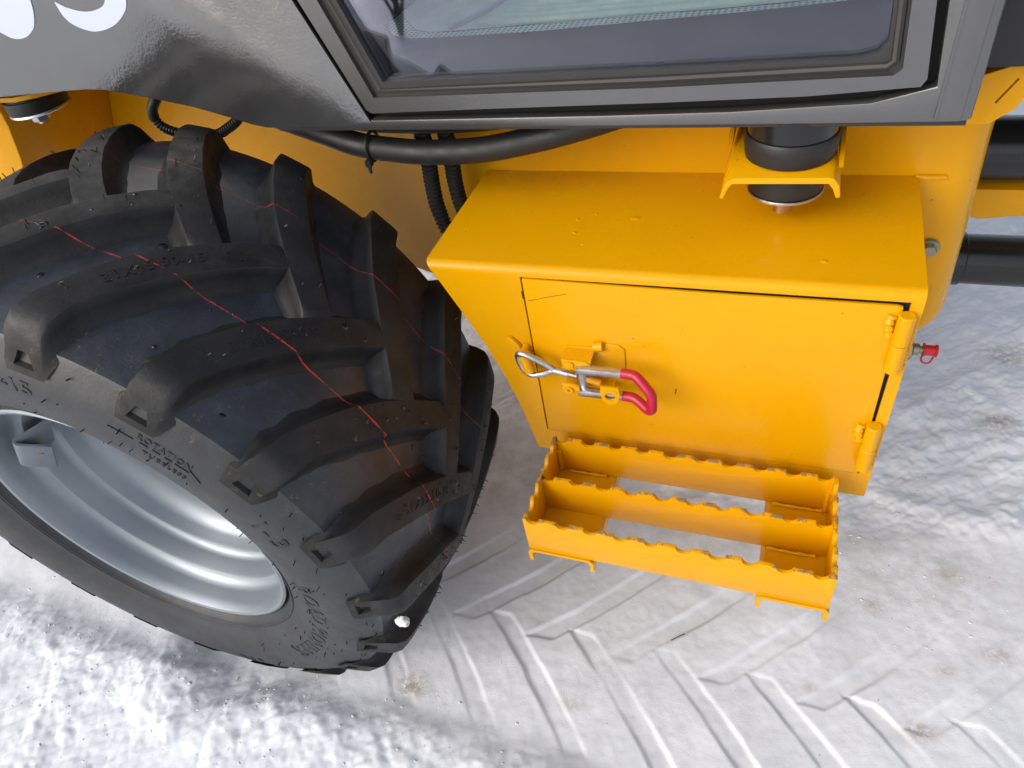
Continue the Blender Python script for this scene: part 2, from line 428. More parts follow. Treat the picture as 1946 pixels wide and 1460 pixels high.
# --- tyre
CY = .16                                     # flange plane sits this far outboard of the tread middle
prof = [(.004, .205), (-.002, .2135), (-.010, .221), (-.014, .2225), (-.0145, .2265), (-.020, .236), (-.0265, .250), (-.031, .268), (-.0325, .286), (-.031, .306), (-.0245, .326), (-.0135, .3435),
        (-.0125, .3452), (-.006, .3475), (.008, .3520), (.03, .3560), (.07, .3595), (.12, .3618)]
def floor_r(y): 
    y = min(y, .32 - y); a = [(p[0], p[1]) for p in prof[11:]] + [(.16, .3625)]
    return float(np.interp(y, [q[0] for q in a], [q[1] for q in a]))
full = [(h - CY, r) for h, r in prof] + [(.0, .3625)] + [(CY - h, r) for h, r in reversed(prof)]
tyre = part('tyre', [lathe(full, TC, 152)], 'rubber', origin=TC, smooth=40)
tyre['label'] = 'black lugged tyre with two thin red lines round the tread'
def lug_mesh(mirror):
    st = [(-.0180, .3530), (-.0125, .3660), (-.0045, .3735), (.005, .3765), (.018, .3790), (.05, .3825), (.085, .3845), (.12, .3860), (.15, .3865), (.176, .3862), (.186, .3850), (.1905, .381), (.1925, .374), (.194, .356)]
    cs = [(-2.30, 0), (-1.72, .08), (-1.34, .27), (-1.13, .62), (-1.01, .91), (-.94, .985), (-.6, 1.0), (.6, 1.0), (.94, .985), (1.01, .91), (1.13, .62), (1.34, .27), (1.72, .08), (2.30, 0)]
    V, F = [], []; n = len(cs)
    def pt(y, th, r):
        a = math.radians(th)
        return (r * math.cos(a), (y - CY) * (-1 if mirror else 1), r * math.sin(a))
    for y, rt in st:
        th = float(np.interp(y, LUG_Y, LUG_T)); hw = float(np.interp(y, [-.036, .02, .06, .10, .19], [2.95, 3.0, 3.25, 3.5, 3.5]))
        rb = floor_r(max(y, -.0125)) - .0015
        yb = y
        if y < .0: rb = float(np.interp(y, [-.0180, -.0135, -.006, .0], [.3210, .328, .339, .3455])); yb = float(np.interp(y, [-.0180, -.0135, -.006, .0], [-.0296, -.0262, -.0185, -.004]))
        fl = float(np.interp(y, [-.018, -.005, .03, .175, .194], [.12, .45, 1.0, 1.0, .5]))
        for c, k in cs:
            c2 = math.copysign(1 + (abs(c) - 1) * fl, c) if abs(c) > 1 else c
            V.append(pt(yb + (y - yb) * k, th + c2 * hw, rb + (rt - rb) * k))
    for i in range(len(st) - 1):
        for k in range(n - 1): F.append((i * n + k, i * n + k + 1, (i + 1) * n + k + 1, (i + 1) * n + k))
    e = (len(st) - 1) * n; F.append(tuple(range(e, e + n)))
    # shoulder end with a tapered pocket
    th = float(np.interp(-.018, LUG_Y, LUG_T)); hw = 2.95
    q = [(-.62, .3285), (.62, .3285), (.30, .3435), (-.30, .3435)]
    i0 = len(V)
    fy = lambda r: -.0306 + (r - .321) * .0120 / .029
    for c, r in q: V.append(pt(fy(r), th + c * hw, r))
    for c, r in q: V.append(pt(fy(r) + .010, th + c * hw * .75, r + .002))
    bl, br, tl, tr = 0, n - 1, 5, 8
    F.append((bl, br, i0 + 1, i0)); F.append((br, 12, 11, 10, 9, tr, i0 + 2, i0 + 1)); F.append((tr, 7, 6, tl, i0 + 3, i0 + 2)); F.append((tl, 4, 3, 2, 1, bl, i0, i0 + 3))
    for k in range(4): F.append((i0 + k, i0 + (k + 1) % 4, i0 + 4 + (k + 1) % 4, i0 + 4 + k))
    F.append((i0 + 4, i0 + 5, i0 + 6, i0 + 7))
    me = bpy.data.meshes.new('lug'); me.from_pydata(V, [], F); me.update()
    bm = bmesh.new(); bm.from_mesh(me); bmesh.ops.recalc_face_normals(bm, faces=bm.faces); bm.to_mesh(me); bm.free()
    for p in me.polygons: p.use_smooth = True
    me.set_sharp_from_angle(angle=math.radians(42)); me.materials.append(M['lug'])
    return me
NL = 19; PITCH = 360 / NL
for side in (False, True):
    lm = lug_mesh(side)
    for i in range(NL):
        o = bpy.data.objects.new('lug', lm); COL.objects.link(o); o.parent = tyre
        o.rotation_euler = (0, -math.radians(i * PITCH + (9.2 if side else 0)), 0)
# moulding hairs: countless thin rubber nubs
hv = []
for i in range(520):
    a = random.uniform(-1.2, 2.6); s = random.random()
    if s < .55:
        y = random.choice([-1, 1]) * random.uniform(.0, .165); r = .389 - .18 * max(0, abs(y) - .1) ** 1.3; d = Vector((math.cos(a), 0, math.sin(a)))
        # keep only where a lug top is below
        yr = CY - abs(y); th = math.degrees(a) - (9.2 if y > 0 else 0) - float(np.interp(yr, LUG_Y, LUG_T))
        fr = (th / PITCH - round(th / PITCH)) * PITCH
        if abs(fr) > 2.8: a += math.radians(random.uniform(-2.6, 2.6) - fr); d = Vector((math.cos(a), 0, math.sin(a)))
        r = float(np.interp(yr, [-.02, .02, .085, .15], [.350, .3785, .3845, .3865]))
        p = TC + d * r + Vector((0, y, 0))
    else:
        if random.random() < .55: continue
        r = random.uniform(.235, .34); yl = float(np.interp(r, [q[1] for q in prof[3:12]], [q[0] for q in prof[3:12]]))
        d = Vector((0, -1, 0)) + Vector((math.cos(a), 0, math.sin(a))) * .3; p = TC + Vector((r * math.cos(a), yl - CY + .0005, r * math.sin(a)))
    d = (d + Vector((random.uniform(-.5, .5), random.uniform(-.5, .5), random.uniform(-.5, .5)))).normalized()
    hv.append(tube([p, p + d * random.uniform(.0018, .0065)], random.uniform(.0005, .0009), 4))
for li, txt in ((0, '31X15.50-15'), (-2, '31X15.50-15'), (1, '31X15.50-15')):
    cu = bpy.data.curves.new('t', 'FONT'); cu.body = txt; cu.size = .016; cu.space_character = 1.1; cu.resolution_u = 2
    to = bpy.data.objects.new('t', cu); COL.objects.link(to); dg = bpy.context.evaluated_depsgraph_get(); tm = to.evaluated_get(dg).to_mesh()
    bm = bmesh.new(); bm.from_mesh(tm); to.evaluated_get(dg).to_mesh_clear(); bpy.data.objects.remove(to)
    bmesh.ops.triangulate(bm, faces=bm.faces); r = bmesh.ops.extrude_face_region(bm, geom=bm.faces[:])
    for v in [q for q in r['geom'] if isinstance(q, bmesh.types.BMVert)]: v.co.z = .0009
    ys = np.linspace(.03, .19, 60); ts = np.radians(np.interp(ys, LUG_Y, LUG_T)) * .386
    arc = np.concatenate([[0], np.cumsum(np.hypot(np.diff(ys), np.diff(ts)))])
    V = []
    for v in bm.verts:
        u = v.co.x + .028; y = float(np.interp(u, arc, ys)); t = float(np.interp(u, arc, ts))
        y2 = float(np.interp(u + .002, arc, ys)); t2 = float(np.interp(u + .002, arc, ts)); L_ = math.hypot(y2 - y, t2 - t)
        ny_, nt_ = -(t2 - t) / L_, (y2 - y) / L_; w_ = v.co.y - .006
        y += ny_ * w_; t += nt_ * w_; a = t / .386 + math.radians(li * PITCH)
        rr = float(np.interp(y, [.004, .018, .05, .085, .12, .15, .186], [.374, .3785, .3825, .3845, .386, .3865, .385])) + v.co.z - .0002
        V.append((TC.x + rr * math.cos(a), TC.y - CY + y, TC.z + rr * math.sin(a)))
    bm.verts.index_update(); F = [tuple(a.index for a in q.verts) for q in bm.faces]; bm.free()
    part('lettering', [(V, F)], 'letter', tyre)
wv = []
for i in range(70):
    yr = random.uniform(.0, .17); sd_ = random.random() < .2; k_ = random.randint(-4, 3)
    a = math.radians(float(np.interp(yr, LUG_Y, LUG_T)) + random.uniform(-2.3, 2.3) + k_ * PITCH)
    rr = float(np.interp(yr, [-.02, .018, .085, .15], [.350, .3785, .3845, .3865]))
    if random.random() < .35: a += math.radians(PITCH / 2 - 1 + random.uniform(-3, 3)); rr = floor_r(yr)
    c_ = TC + Vector((rr * math.cos(a), yr - CY, rr * math.sin(a))); sz_ = random.uniform(.0012, .0042)
    v, f = lathe([(0, 1), (.5, .8), (.85, .4), (1, .01)], (0, 0, 0), 9, 'z')
    er = Vector((math.cos(a), 0, math.sin(a))); et = Vector((-math.sin(a), 0, math.cos(a))); ea = Vector((0, 1, 0)); q1 = random.uniform(.5, 1.3)
    wv.append(([c_ + et * p[0] * sz_ * q1 + ea * p[1] * sz_ + er * p[2] * .0011 for p in v], f))
wb = part('water_bead', wv, 'wet', tyre, smooth=60); tag(wb, kind='stuff')
hb = part('moulding_hair', hv, 'letter', tyre); tag(hb, kind='stuff')

# --- raised lettering on the side wall
def wall_y(r): return float(np.interp(r, [q[1] for q in prof[3:12]], [q[0] for q in prof[3:12]])) - CY
def lettering(txt, th0, r0, size, spread=1.0, outline=0.0):
    cu = bpy.data.curves.new('t', 'FONT'); cu.body = txt; cu.size = size; cu.space_character = spread; cu.offset = size * .010
    cu.resolution_u = 3
    to = bpy.data.objects.new('t', cu); COL.objects.link(to)
    dg = bpy.context.evaluated_depsgraph_get(); tm = to.evaluated_get(dg).to_mesh()
    bm = bmesh.new(); bm.from_mesh(tm); to.evaluated_get(dg).to_mesh_clear(); bpy.data.objects.remove(to)
    bmesh.ops.triangulate(bm, faces=bm.faces)
    r = bmesh.ops.extrude_face_region(bm, geom=bm.faces[:])
    topv = [g for g in r['geom'] if isinstance(g, bmesh.types.BMVert)]
    for v in topv: v.co.z = .0011
    V = []
    for v in bm.verts:
        a = math.radians(th0) - v.co.x / r0; rr = r0 + v.co.y
        V.append((TC.x + rr * math.cos(a), TC.y + wall_y(rr) - v.co.z + .0003, TC.z + rr * math.sin(a)))
    bm.verts.index_update(); F = [tuple(a.index for a in q.verts) for q in bm.faces]; bm.free()
    return V, F
def arcbar(th0, th1, r0, w, r1=None):
    V, F = [], []; k = 8; r1 = r0 if r1 is None else r1
    for i in range(k + 1):
        t = math.radians(th0 + (th1 - th0) * i / k); rc = r0 + (r1 - r0) * i / k
        for rr, h in ((rc - w, 0), (rc - w, .001), (rc + w, .001), (rc + w, 0)):
            V.append((TC.x + rr * math.cos(t), TC.y + wall_y(rr) - h, TC.z + rr * math.sin(t)))
    for i in range(k):
        for j in range(3): F.append((i * 4 + j, i * 4 + j + 1, i * 4 + j + 5, i * 4 + j + 4))
    F += [(0, 1, 2, 3), (k * 4, k * 4 + 1, k * 4 + 2, k * 4 + 3)]
    return V, F
for txt, th, r, s, sp in (('ROTATION', 51.2, .3060, .0098, 1.15), ('TUBELESS', 49.5, .2865, .0085, 1.3), ('I-3', 25.4, .2905, .030, 1.3),
                          ('ROAD PIONEER', 2.0, .260, .031, 1.12), ('ROAD PIONEER', 168, .262, .031, 1.05), ('31X15.50-15', 98, .292, .024, 1.1), ('6 PR', -75, .29, .020, 1.2)):
    part('lettering', [lettering(txt, th, r, s, sp)], 'letter', tyre)
for a0, a1, r0, r1, w in ((56.4, 51.6, .3015, .3015, .0009), (50.4, 48.9, .301, .301, .0017), (48.0, 46.5, .301, .301, .0017), (45.6, 44.2, .301, .301, .0017), (43.6, 40.8, .3015, .3015, .0011), (41.0, 38.0, .3065, .2970, .0010)):
    part('arrow_mark', [arcbar(a0, a1, r0, w, r1)], 'letter', tyre)
part('bead_ring', [lathe([(-CY - .0135, .2245), (-CY - .0155, .2255), (-CY - .0135, .2265)], TC, 120)], 'letter', tyre)

# --- rim
rp = [(.0, .2065), (-.003, .2105), (-.006, .2105), (-.0075, .2075), (-.006, .2035), (.000, .2005), (.008, .1985), (.022, .1965), (.029, .1950), (.035, .1905), (.038, .1855), (.0415, .1838), (.062, .1812), (.068, .1795), (.0715, .1765), (.0735, .1728), (.077, .1712), (.090, .1685), (.100, .1630), (.109, .150), (.113, .138), (.115, .124), (.116, .10), (.116, .06), (.100, .055), (.098, .0001)]
rim = part('rim', [lathe([(h - CY, r) for h, r in rp] + [(.18 - CY, .0001), (.30 - CY, .15), (.33 - CY, .21)], TC, 144)], 'silver', origin=TC, smooth=28)
rim['label'] = 'silver painted steel rim with deep stepped dish'
# valve guard: bent strap welded to the dish
def rpos(th, r, d): 
    a = math.radians(th); return Vector((TC.x + r * math.cos(a), TC.y - CY + d, TC.z + r * math.sin(a)))
FC = Vector((TC.x, TC.y - CY, TC.z))
near = [(.064, .0535), (.045, .0575), (.028, .0620), (.019, .0648), (.0145, .0650), (.0120, .0620), (.0125, .0570), (.0165, .0505), (.026, .0385), (.042, .0190)]
gv, gf = [], []; k = len(near)
for sft in (0.0, 1.0):
    for t in (0.0, .003):
        for i, (y, z) in enumerate(near):
            a = near[max(i - 1, 0)]; b = near[min(i + 1, k - 1)]; d = Vector((b[0] - a[0], b[1] - a[1])).normalized()
            gv.append(FC + Vector((-.168 + .030 * sft, y + d.y * t * -1, z + d.x * t + .048 * sft)))
for i in range(k - 1):
    gf += [(i, i + 1, 2 * k + i + 1, 2 * k + i), (k + i, 3 * k + i, 3 * k + i + 1, k + i + 1), (i, k + i, k + i + 1, i + 1), (2 * k + i, 2 * k + i + 1, 3 * k + i + 1, 3 * k + i)]
gf += [(0, 2 * k, 3 * k, k), (k - 1, 2 * k - 1, 4 * k - 1, 3 * k - 1)]
part('valve_guard', [(gv, gf)], 'silver', rim, smooth=40)
part('valve_stem', [tube([FC + Vector((-.165, .05, .075)), FC + Vector((-.150, .030, .062))], .0045, 10)], 'copper', rim)

# --- chassis block with rounded rear corner
plan = [(-1.45, .90), (-1.0, .895), (-.80, .885), (-.68, .868), (-.58, .842), (-.50, .812), (-.44, .786), (-.39, .767), (-.35, .7585), (-.31, .756), (-.1, .756), (.05, .756)]
def ring(dx):
    p = list(plan) + [(.168 + dx, .756)]
    for k in range(1, 9):
        a = math.pi / 2 * k / 8; p.append((.168 + dx + .035 * math.sin(a), .791 - .035 * math.cos(a)))
    return p + [(.203 + dx, 1.30), (-1.45, 1.30)]
lv = [(.411, -.030), (.413, -.020), (.419, -.010), (.430, -.003), (.446, .0), (.55, -.004), (.66, -.010), (.748, -.012)]
V, F = [], []; k = len(ring(0))
for z, dx in lv:
    V += [(x, y, z) for x, y in ring(dx)]
for i in range(len(lv) - 1):
    for j in range(k): F.append((i * k + j, i * k + (j + 1) % k, (i + 1) * k + (j + 1) % k, (i + 1) * k + j))
F += [tuple(range(k))[::-1], tuple(range((len(lv) - 1) * k, len(lv) * k))]
chassis = part('chassis', [(V, F)], 'yellow', origin=(-.3, 1.0, .4), smooth=30)
part('weld_seam', [tube(spline([(.130, .755, .6285), (.145, .7545, .628), (.158, .755, .6285)], 4), .0028, 8)], 'yellow', chassis)
part('bolt', [lathe([(0, .0001), (0, .011), (-.002, .0115), (-.004, .0105), (-.004, .0001)], (.161, .7555, .543), 20), hexbolt((.161, .7515, .543), 'y', .0075, -.006)], 'fitting', chassis)
# gusset flange at the far left end of the frame
fl_pts = [(-1.075, .79), (-1.078, .755), (-1.085, .72), (-1.105, .67), (-1.145, .60), (-1.2, .55), (-1.26, .55), (-1.26, .79)]
part('gusset', [prism(fl_pts, .695, .897, bev=.004)], 'yellow', chassis)
# small folded lug at the top right of the frame
part('frame_tab', [prism([(.148, .742), (.190, .757), (.205, .757), (.190, .715), (.172, .700), (.150, .700)], .722, .752, holes=[[(.1715, .7205), (.1730, .7190), (.1850, .7405), (.1835, .7420)]], bev=.0)], 'yellow', chassis)

# --- tool box
YF = .5523
edge = [(-.356, .629), (-.350, .617), (-.342, .600), (-.325, .561), (-.307, .519), (-.292, .475), (-.279, .427), (-.271, .384), (-.2635, .340)]
xl = lambda z: float(np.interp(z, [e[1] for e in edge[::-1]], [e[0] for e in edge[::-1]]))
RB = .009; zt = .629 - RB
DX0, DX1, DZ0, DZ1 = -.247, .117, .378, .618
outl = [(xl(zt), zt)] + [e for e in edge if e[1] < zt - .001] + [(.1284, .340), (.1284, zt)]
hole = [(DX0, DZ0), (DX1, DZ0), (DX1 + .001, DZ1), (DX0, DZ1 - .001)]
bm = bmesh.new(); E = []
for lp in (outl, hole):
    vs_ = [bm.verts.new((a, YF, b)) for a, b in lp]; E += [bm.edges.new((vs_[i], vs_[(i + 1) % len(vs_)])) for i in range(len(vs_))]
bmesh.ops.triangle_fill(bm, use_beauty=True, edges=E)
front = from_bm(bm)
lip = []; hv_ = [(a, YF, b) for a, b in hole] + [(a, YF + .004, b) for a, b in hole]
lip = (hv_, [(i, (i + 1) % 4, 4 + (i + 1) % 4, 4 + i) for i in range(4)])
bend_v, bend_f = [], []
for i in range(7):
    a = math.pi / 2 * i / 6; y = YF + RB - RB * math.cos(a); z = zt + RB * math.sin(a)
    bend_v += [(xl(z), y, z), (.1284, y, z)]
for i in range(6): bend_f.append((2 * i, 2 * i + 1, 2 * i + 3, 2 * i + 2))
YB = .7552
topp = ([(-.356, YF + RB, .629), (.1284, YF + RB, .629), (.133, YB, .629), (-.356, YB, .629)], [(0, 1, 2, 3)])
sv, sf = [], []
for i, (a, b) in enumerate(outl[:-2]): sv += [(a, YF, b), (a, YB, b)]
sv2 = [(xl(.629), YF + RB, .629), (xl(.629), YB, .629)]; 
sf = [(2 * i, 2 * i + 1, 2 * i + 3, 2 * i + 2) for i in range(len(outl) - 3)]
left = (sv, sf)
lc = [(xl(zt), YB, zt), (xl(.629), YB, .629)] + [bend_v[2 * i] for i in range(6, -1, -1)]
leftc = (lc, [tuple(range(len(lc)))])
rc = [(.1284, YF, .340), (.1284, YB, .340), (.133, YB, .629)] + [bend_v[2 * i + 1] for i in range(6, -1, -1)]
rightp = (rc, [tuple(range(len(rc)))])
bot = ([(-.2635, YF, .340), (.1284, YF, .340), (.1284, YB, .340), (-.2635, YB, .340)], [(0, 1, 2, 3)])
tb = part('tool_box', [front, lip, (bend_v, bend_f), topp, left, leftc, rightp, bot], 'yellow', smooth=32)
tb['label'] = 'yellow steel tool box with latched door under the cab'
g1, g2 = .0022, .0046
part('door_recess', [box(DX0 - .01, DX1 + .006, YF + .0045, YF + .006, DZ0 - .01, DZ1 + .0075)], 'void', tb)
dpts = [(DX0 + g1, DZ0 + g1), (DX1 - .0022, DZ0 + g1), (DX1 - g2, DZ1 - g2), (DX1 - .01, DZ1 - .0035), (-.05, DZ1 - .0040), (DX0 + g1, DZ1 - .0022)]
door = part('door', [prism(dpts, YF - .0018, YF + .002, bev=.0007)], 'yellow', tb)
door['label'] = 'flat yellow tool box door'
for a, b, w in (((-.228, .592), (-.197, .601), .0003), ((-.241, .588), (-.229, .591), .0003), ((-.0845, .472), (-.084, .480), .0006), ((-.247, .600), (-.2465, .590), .0007)):
    d = Vector((b[0] - a[0], 0, b[1] - a[1])).normalized(); q = Vector((-d.z, 0, d.x)) * w
    p0 = Vector((a[0], YF - .00195, a[1])); p1 = Vector((b[0], YF - .00195, b[1]))
    part('scratch', [([p0 - q, p1 - q, p1 + q, p0 + q], [(0, 1, 2, 3)])], 'void', tb, smooth=None)
for x, y, rx, ry in ((-.145, .655, .0060, .0050), (-.205, .622, .0028, .0025), (-.208, .648, .0024, .0022), (-.19, .660, .0018, .0016), (.045, .592, .004, .0035), (-.19, .600, .0022, .0014)):
    v, f = lathe([(0, 1), (.35, .86), (.75, .5), (1.0, .001)], (0, 0, 0), 14, 'z')
    part('paint_blister', [([(x + a[0] * rx, y + a[1] * ry, .6289 + a[2] * .0009) for a in v], f)], 'yellow', tb, smooth=60)
# hinges
for z0, z1 in ((.542, .609), (.396, .4645)):
    zm = (z0 + z1) / 2; hx, hy = .1165, YF - .0065
    def knuckle(a, b): return lathe([(a, .0001), (a, .0062), (a + .0012, .0075), (b - .0012, .0075), (b, .0062), (b, .0001)], (hx, hy, 0), 22, 'z')
    weld = tube(spline([(hx - .011, YF - .002, z1 - .004), (hx - .0125, YF - .003, z1 - .014), (hx - .0095, YF - .002, z1 - .027)], 5), lambda i: .0042 + .0012 * math.sin(i * 2.1), 8)
    weld2 = tube(spline([(hx + .006, YF - .0015, z0 + .004), (hx + .0075, YF - .001, z0 + .012), (hx + .006, YF - .0015, z0 + .024)], 5), lambda i: .0038 + .001 * math.sin(i * 2.3), 8)
    part('hinge', [knuckle(z0, zm - .0004), knuckle(zm + .0004, z1), tube([(hx, hy, z0 + .003), (hx, hy, z1 - .003)], .0055, 12), weld, weld2], 'yellow', tb)
# --- toggle latch
ya = YF - .028
yl0 = YF - .0018
def ell(cx, cz, a, b, rot=0, n=20):
    c, s = math.cos(rot), math.sin(rot)
    return [(cx + a * math.cos(t) * c - b * math.sin(t) * s, cz + a * math.cos(t) * s + b * math.sin(t) * c) for t in [2 * math.pi * i / n for i in range(n)]]
part('latch_catch', [prism(ell(-.2655, .514, .0215, .0085, math.radians(-68)), YF - .0055, YF, bev=.0015),
                     tube([(-.2535, YF - .001, .521), (-.2535, YF - .016, .519)], .0045, 10), tube([(-.2525, YF - .017, .523), (-.2465, YF - .019, .499)], .0068, 14)], 'yellow', tb)
yk = YF - .020
loop = spline([(-.2165, yk, .5065), (-.2245, yk, .513), (-.2385, yk - .002, .523), (-.2515, yk - .002, .5275), (-.2575, yk, .523), (-.2570, yk + .001, .510), (-.2515, yk + .001, .4975), (-.2430, yk, .4945), (-.2300, yk, .4985), (-.2200, yk, .5040), (-.2130, yk, .5055)], 8)
part('latch_hook', [tube(loop, .0036, 12), tube([(-.2185, yk, .5060), (-.2010, yk, .5025)], .0042, 12)], 'zinc', tb)
th_ = resample(spline([(-.2025, yk, .5028), (-.185, yk, .4995), (-.168, yk, .4962)], 20), .0004)
part('latch_screw', [tube(th_, lambda i: .0036 if (i % 4) < 2 else .0030, 12)], 'zinc', tb)
part('latch_pin', [tube([(-.1855, yk - .001, .5165), (-.1835, yk - .001, .4845)], .0062, 18), lathe([(-.0135, .0062), (-.0145, .004), (-.0145, .0001)], (-.1835, yk - .001, .4980), 18, 'z')], 'zinc', tb)
# base plate and ears on the door
part('latch_base', [prism([(-.206, .529), (-.165, .532), (-.158, .538), (-.146, .538), (-.139, .532), (-.139, .488), (-.146, .481), (-.200, .481), (-.2065, .487)], yl0 - .0018, yl0, bev=.0006),
                    prism([(-.2050, .5290), (-.1770, .5285), (-.1700, .5225), (-.1780, .5150), (-.2040, .5150)], yk - .006, yk - .003, bev=.0008), box(-.205, -.172, yk - .004, yl0, .5255, .5280), box(-.206, -.150, yk + .004, yl0, .4835, .4860),
                    lathe([(0, .0058), (-.0018, .0055), (-.0022, .0001)], (-.196, yk - .006, .5225), 18), lathe([(0, .0055), (-.003, .005), (-.003, .0022), (0, .0022)], (-.198, yl0 - .0015, .4905), 18),
                    tube([(-.172, yl0 - .004, .534), (-.162, yl0 - .004, .536)], .0055, 12)], 'yellow', tb)
part('latch_ear', [prism([(-.2055, .4955), (-.1930, .4960), (-.1860, .4920), (-.1860, .4810), (-.2000, .4790), (-.2070, .4840)], ya - .002, ya + .002, bev=.0008), lathe([(0, .0048), (-.003, .0045), (-.003, .0022), (0, .0022)], (-.1975, ya - .0015, .4885), 18)], 'yellow', tb)
part('latch_tab', [prism([(-.1600, .505), (-.1400, .505), (-.1385, .4935), (-.143, .481), (-.151, .478), (-.1575, .483), (-.1610, .492)], ya - .0085, ya - .0060, holes=[ell(-.150, .4905, .0060, .0052, 0, 16)], bev=0)], 'yellow', tb)
part('latch_screw_end', [tube(resample([Vector((-.1785, yk, .4975)), Vector((-.1630, yk - .001, .4945))], .0004), lambda i: .0044 if (i % 4) < 2 else .0038, 12)], 'yellow', tb)
def arm(x0, x1, z, dz): return prism([(x0, z - .0045), (x1, z - .0040 + dz), (x1, z + .0040 + dz), (x0 + .008, z + .0045), (x0 - .001, z + .002)], ya - .0045, ya + .0045, bev=.0012)
lv_ = part('latch_lever', [arm(-.187, -.1365, .5195, .001), arm(-.187, -.1365, .4855, .0005)], 'zinc', tb)
gpz = spline([(-.1375, ya, .5205), (-.1265, ya - .001, .5205), (-.1195, ya - .004, .5195), (-.1075, ya - .011, .510), (-.1035, ya - .013, .504), (-.1030, ya - .014, .496), (-.1030, ya - .014, .488), (-.1040, ya - .0135, .4835), (-.1085, ya - .0115, .4815), (-.1195, ya - .004, .4845), (-.1265, ya - .001, .4860), (-.1375, ya, .4860)], 6)
part('latch_grip', [tube(gpz, .0056, 14)], 'red', tb)

# --- step
SX0, SX1, SZ0, SZ1 = -.231, .0945, .3337, .392
def rail_outline(s0, s1, notches, r=.0078, jag=.0004):
    p = [(s0, SZ0), (s1, SZ0), (s1, SZ1)]
    for c in sorted(notches, reverse=True):
        rr = r * random.uniform(.9, 1.12); dz = random.uniform(-jag, jag); dp = rr * random.uniform(.92, 1.08)
        for k in range(9):
            a = math.pi * k / 8; p.append((c + rr * math.cos(a), SZ1 + dz - dp * math.sin(a)))
    return p + [(s0, SZ1)]
def notch_row(n): return [SX0 + .012 + (SX1 - SX0 - .026) * (i + random.uniform(-.05, .05)) / (n - 1) for i in range(n)]
T = .0045
step = part('step', [prism(rail_outline(SX0, SX1, notch_row(10)), .4045, .4045 + T, bev=.0003),
                     prism(rail_outline(.4085, .5305, [.425, .4455, .486, .510], .0075), SX0, SX0 + T, axis='x', bev=.0003),
                     prism(rail_outline(.4085, .5305, [.427, .449, .488, .513], .0075), SX1 - T, SX1, axis='x', bev=.0003)], 'yellow_worn')
step['label'] = 'yellow notched grip step below the tool box'
part('back_rail', [prism(rail_outline(SX0 + T, SX1 - T, notch_row(10)), .5275, .5275 + T, bev=.0003)], 'yellow_worn', step)
part('middle_rail', [prism(rail_outline(SX0 + T, SX1 - T, notch_row(10)), .4655, .4655 + T, bev=.0003)], 'yellow_worn', step)
for x0, x1 in ((-.2325, -.1535), (.0245, .0960)):
    r = .004; p = [(x0, .3105), (x0 + T, .3105), (x0 + T, .3255), (x0 + T + r, .3290), (x1 - T - r, .3290), (x1 - T, .3255), (x1 - T, .3105), (x1, .3105), (x1, .3280), (x1 - r, .3330), (x0 + r, .3330), (x0, .3280)]
    part('base_channel', [prism(p, .4030, .5700)], 'yellow', step)
for (x, ym) in ((SX0 + T + .002, .47), (SX1 - T - .002, .47), (SX0 + T + .002, .526), (SX1 - T - .002, .526)):
    part('weld_seam', [tube([(x, ym, .337), (x, ym, .350), (x, ym, .362), (x, ym, .372)], lambda i: .0030 + .0008 * (i % 2), 8)], 'yellow', step)
for x0, x1, y in ((-.215, -.165, .5255), (.032, .085, .5255), (.03, .08, .4635)):
    part('weld_seam', [tube(spline([(x0, y, .335), ((x0 + x1) / 2, y - .001, .3355), (x1, y, .335)], 6), lambda i: .0020 + .0006 * math.sin(i * 1.7), 8)], 'yellow', step)

# --- cab
YC = .62
zl = 1.05                                              # top of the low side panel
pb = [(-1.35, .775), (-1.15, .785), (-.946, .794), (-.887, .7965), (-.821, .799), (-.790, .7995), (-.762, .798), (-.732, .793), (-.689, .785), (-.641, .775), (-.595, .762), (-.572, .7545), (-.552, .7505), (-.530, .7492), (-.507, .749)]
gap_o = lambda z: -.4165 - (z - .758) * (.045 / .119)      # outer edge of the slanted door gap
panel = pb + [(-.412, .7488), (gap_o(.757), .757), (gap_o(zl), zl), (gap_o(1.5), 1.5), (-1.35, 1.5)]
cp = part('cab_panel', [prism(panel, YC, YC + .004, bev=.0008)], 'black')
cp['label'] = 'glossy black cab side panel with white digits'
def bez(pts, n=10):
    return [(p.x, p.z) for p in spline([(a, 0, b) for a, b in pts], n)]
d1 = bez([(-.930, .893), (-.895, .875), (-.874, .8685), (-.863, .8625), (-.851, .860), (-.835, .862), (-.819, .869), (-.810, .877), (-.801, .890), (-.793, .912), (-.787, .95)], 6) + [(-.86, .95), (-.90, .93)]
d2 = bez([(-.764, .8945), (-.762, .8790), (-.752, .8690), (-.729, .862), (-.699, .866), (-.674, .878), (-.663, .890), (-.655, .909), (-.650, .94)], 6) + bez([(-.672, .94), (-.680, .906), (-.692, .891), (-.702, .885), (-.720, .882), (-.736, .8833), (-.752, .888)], 6)
for d in (d1, d2): part('digit', [prism(d, YC - .0007, YC - .0001)], 'white', cp, smooth=None)
# sill and rear corner post
sill = [(-.412, .7488), (-.2, .7488), (.0, .7488), (.128, .7495), (.128, .84), (.121, 1.9), (.0985, 1.9), (.0985, .84), (.105, .778), (.060, .7660), (-.05, .7605), (-.17, .7585), (gap_o(.757) + .0006, .757)]
post = part('cab_sill', [prism(sill, YC, YC + .012, bev=.0012)], 'satin')
part('corner_post', [lathe([(.7495, .0001), (.7495, .010), (1.9, .010), (1.9, .0001)], (.1270, YC + .0115, 0), 24, 'z'), box(.1085, .1105, YC - .0015, YC + .0005, .7525, 1.9)], 'satin', post)
part('sill_lip', [box(-.540, .1335, YC + .0045, YC + .030, .7440, .7482, .001)], 'seal', post)
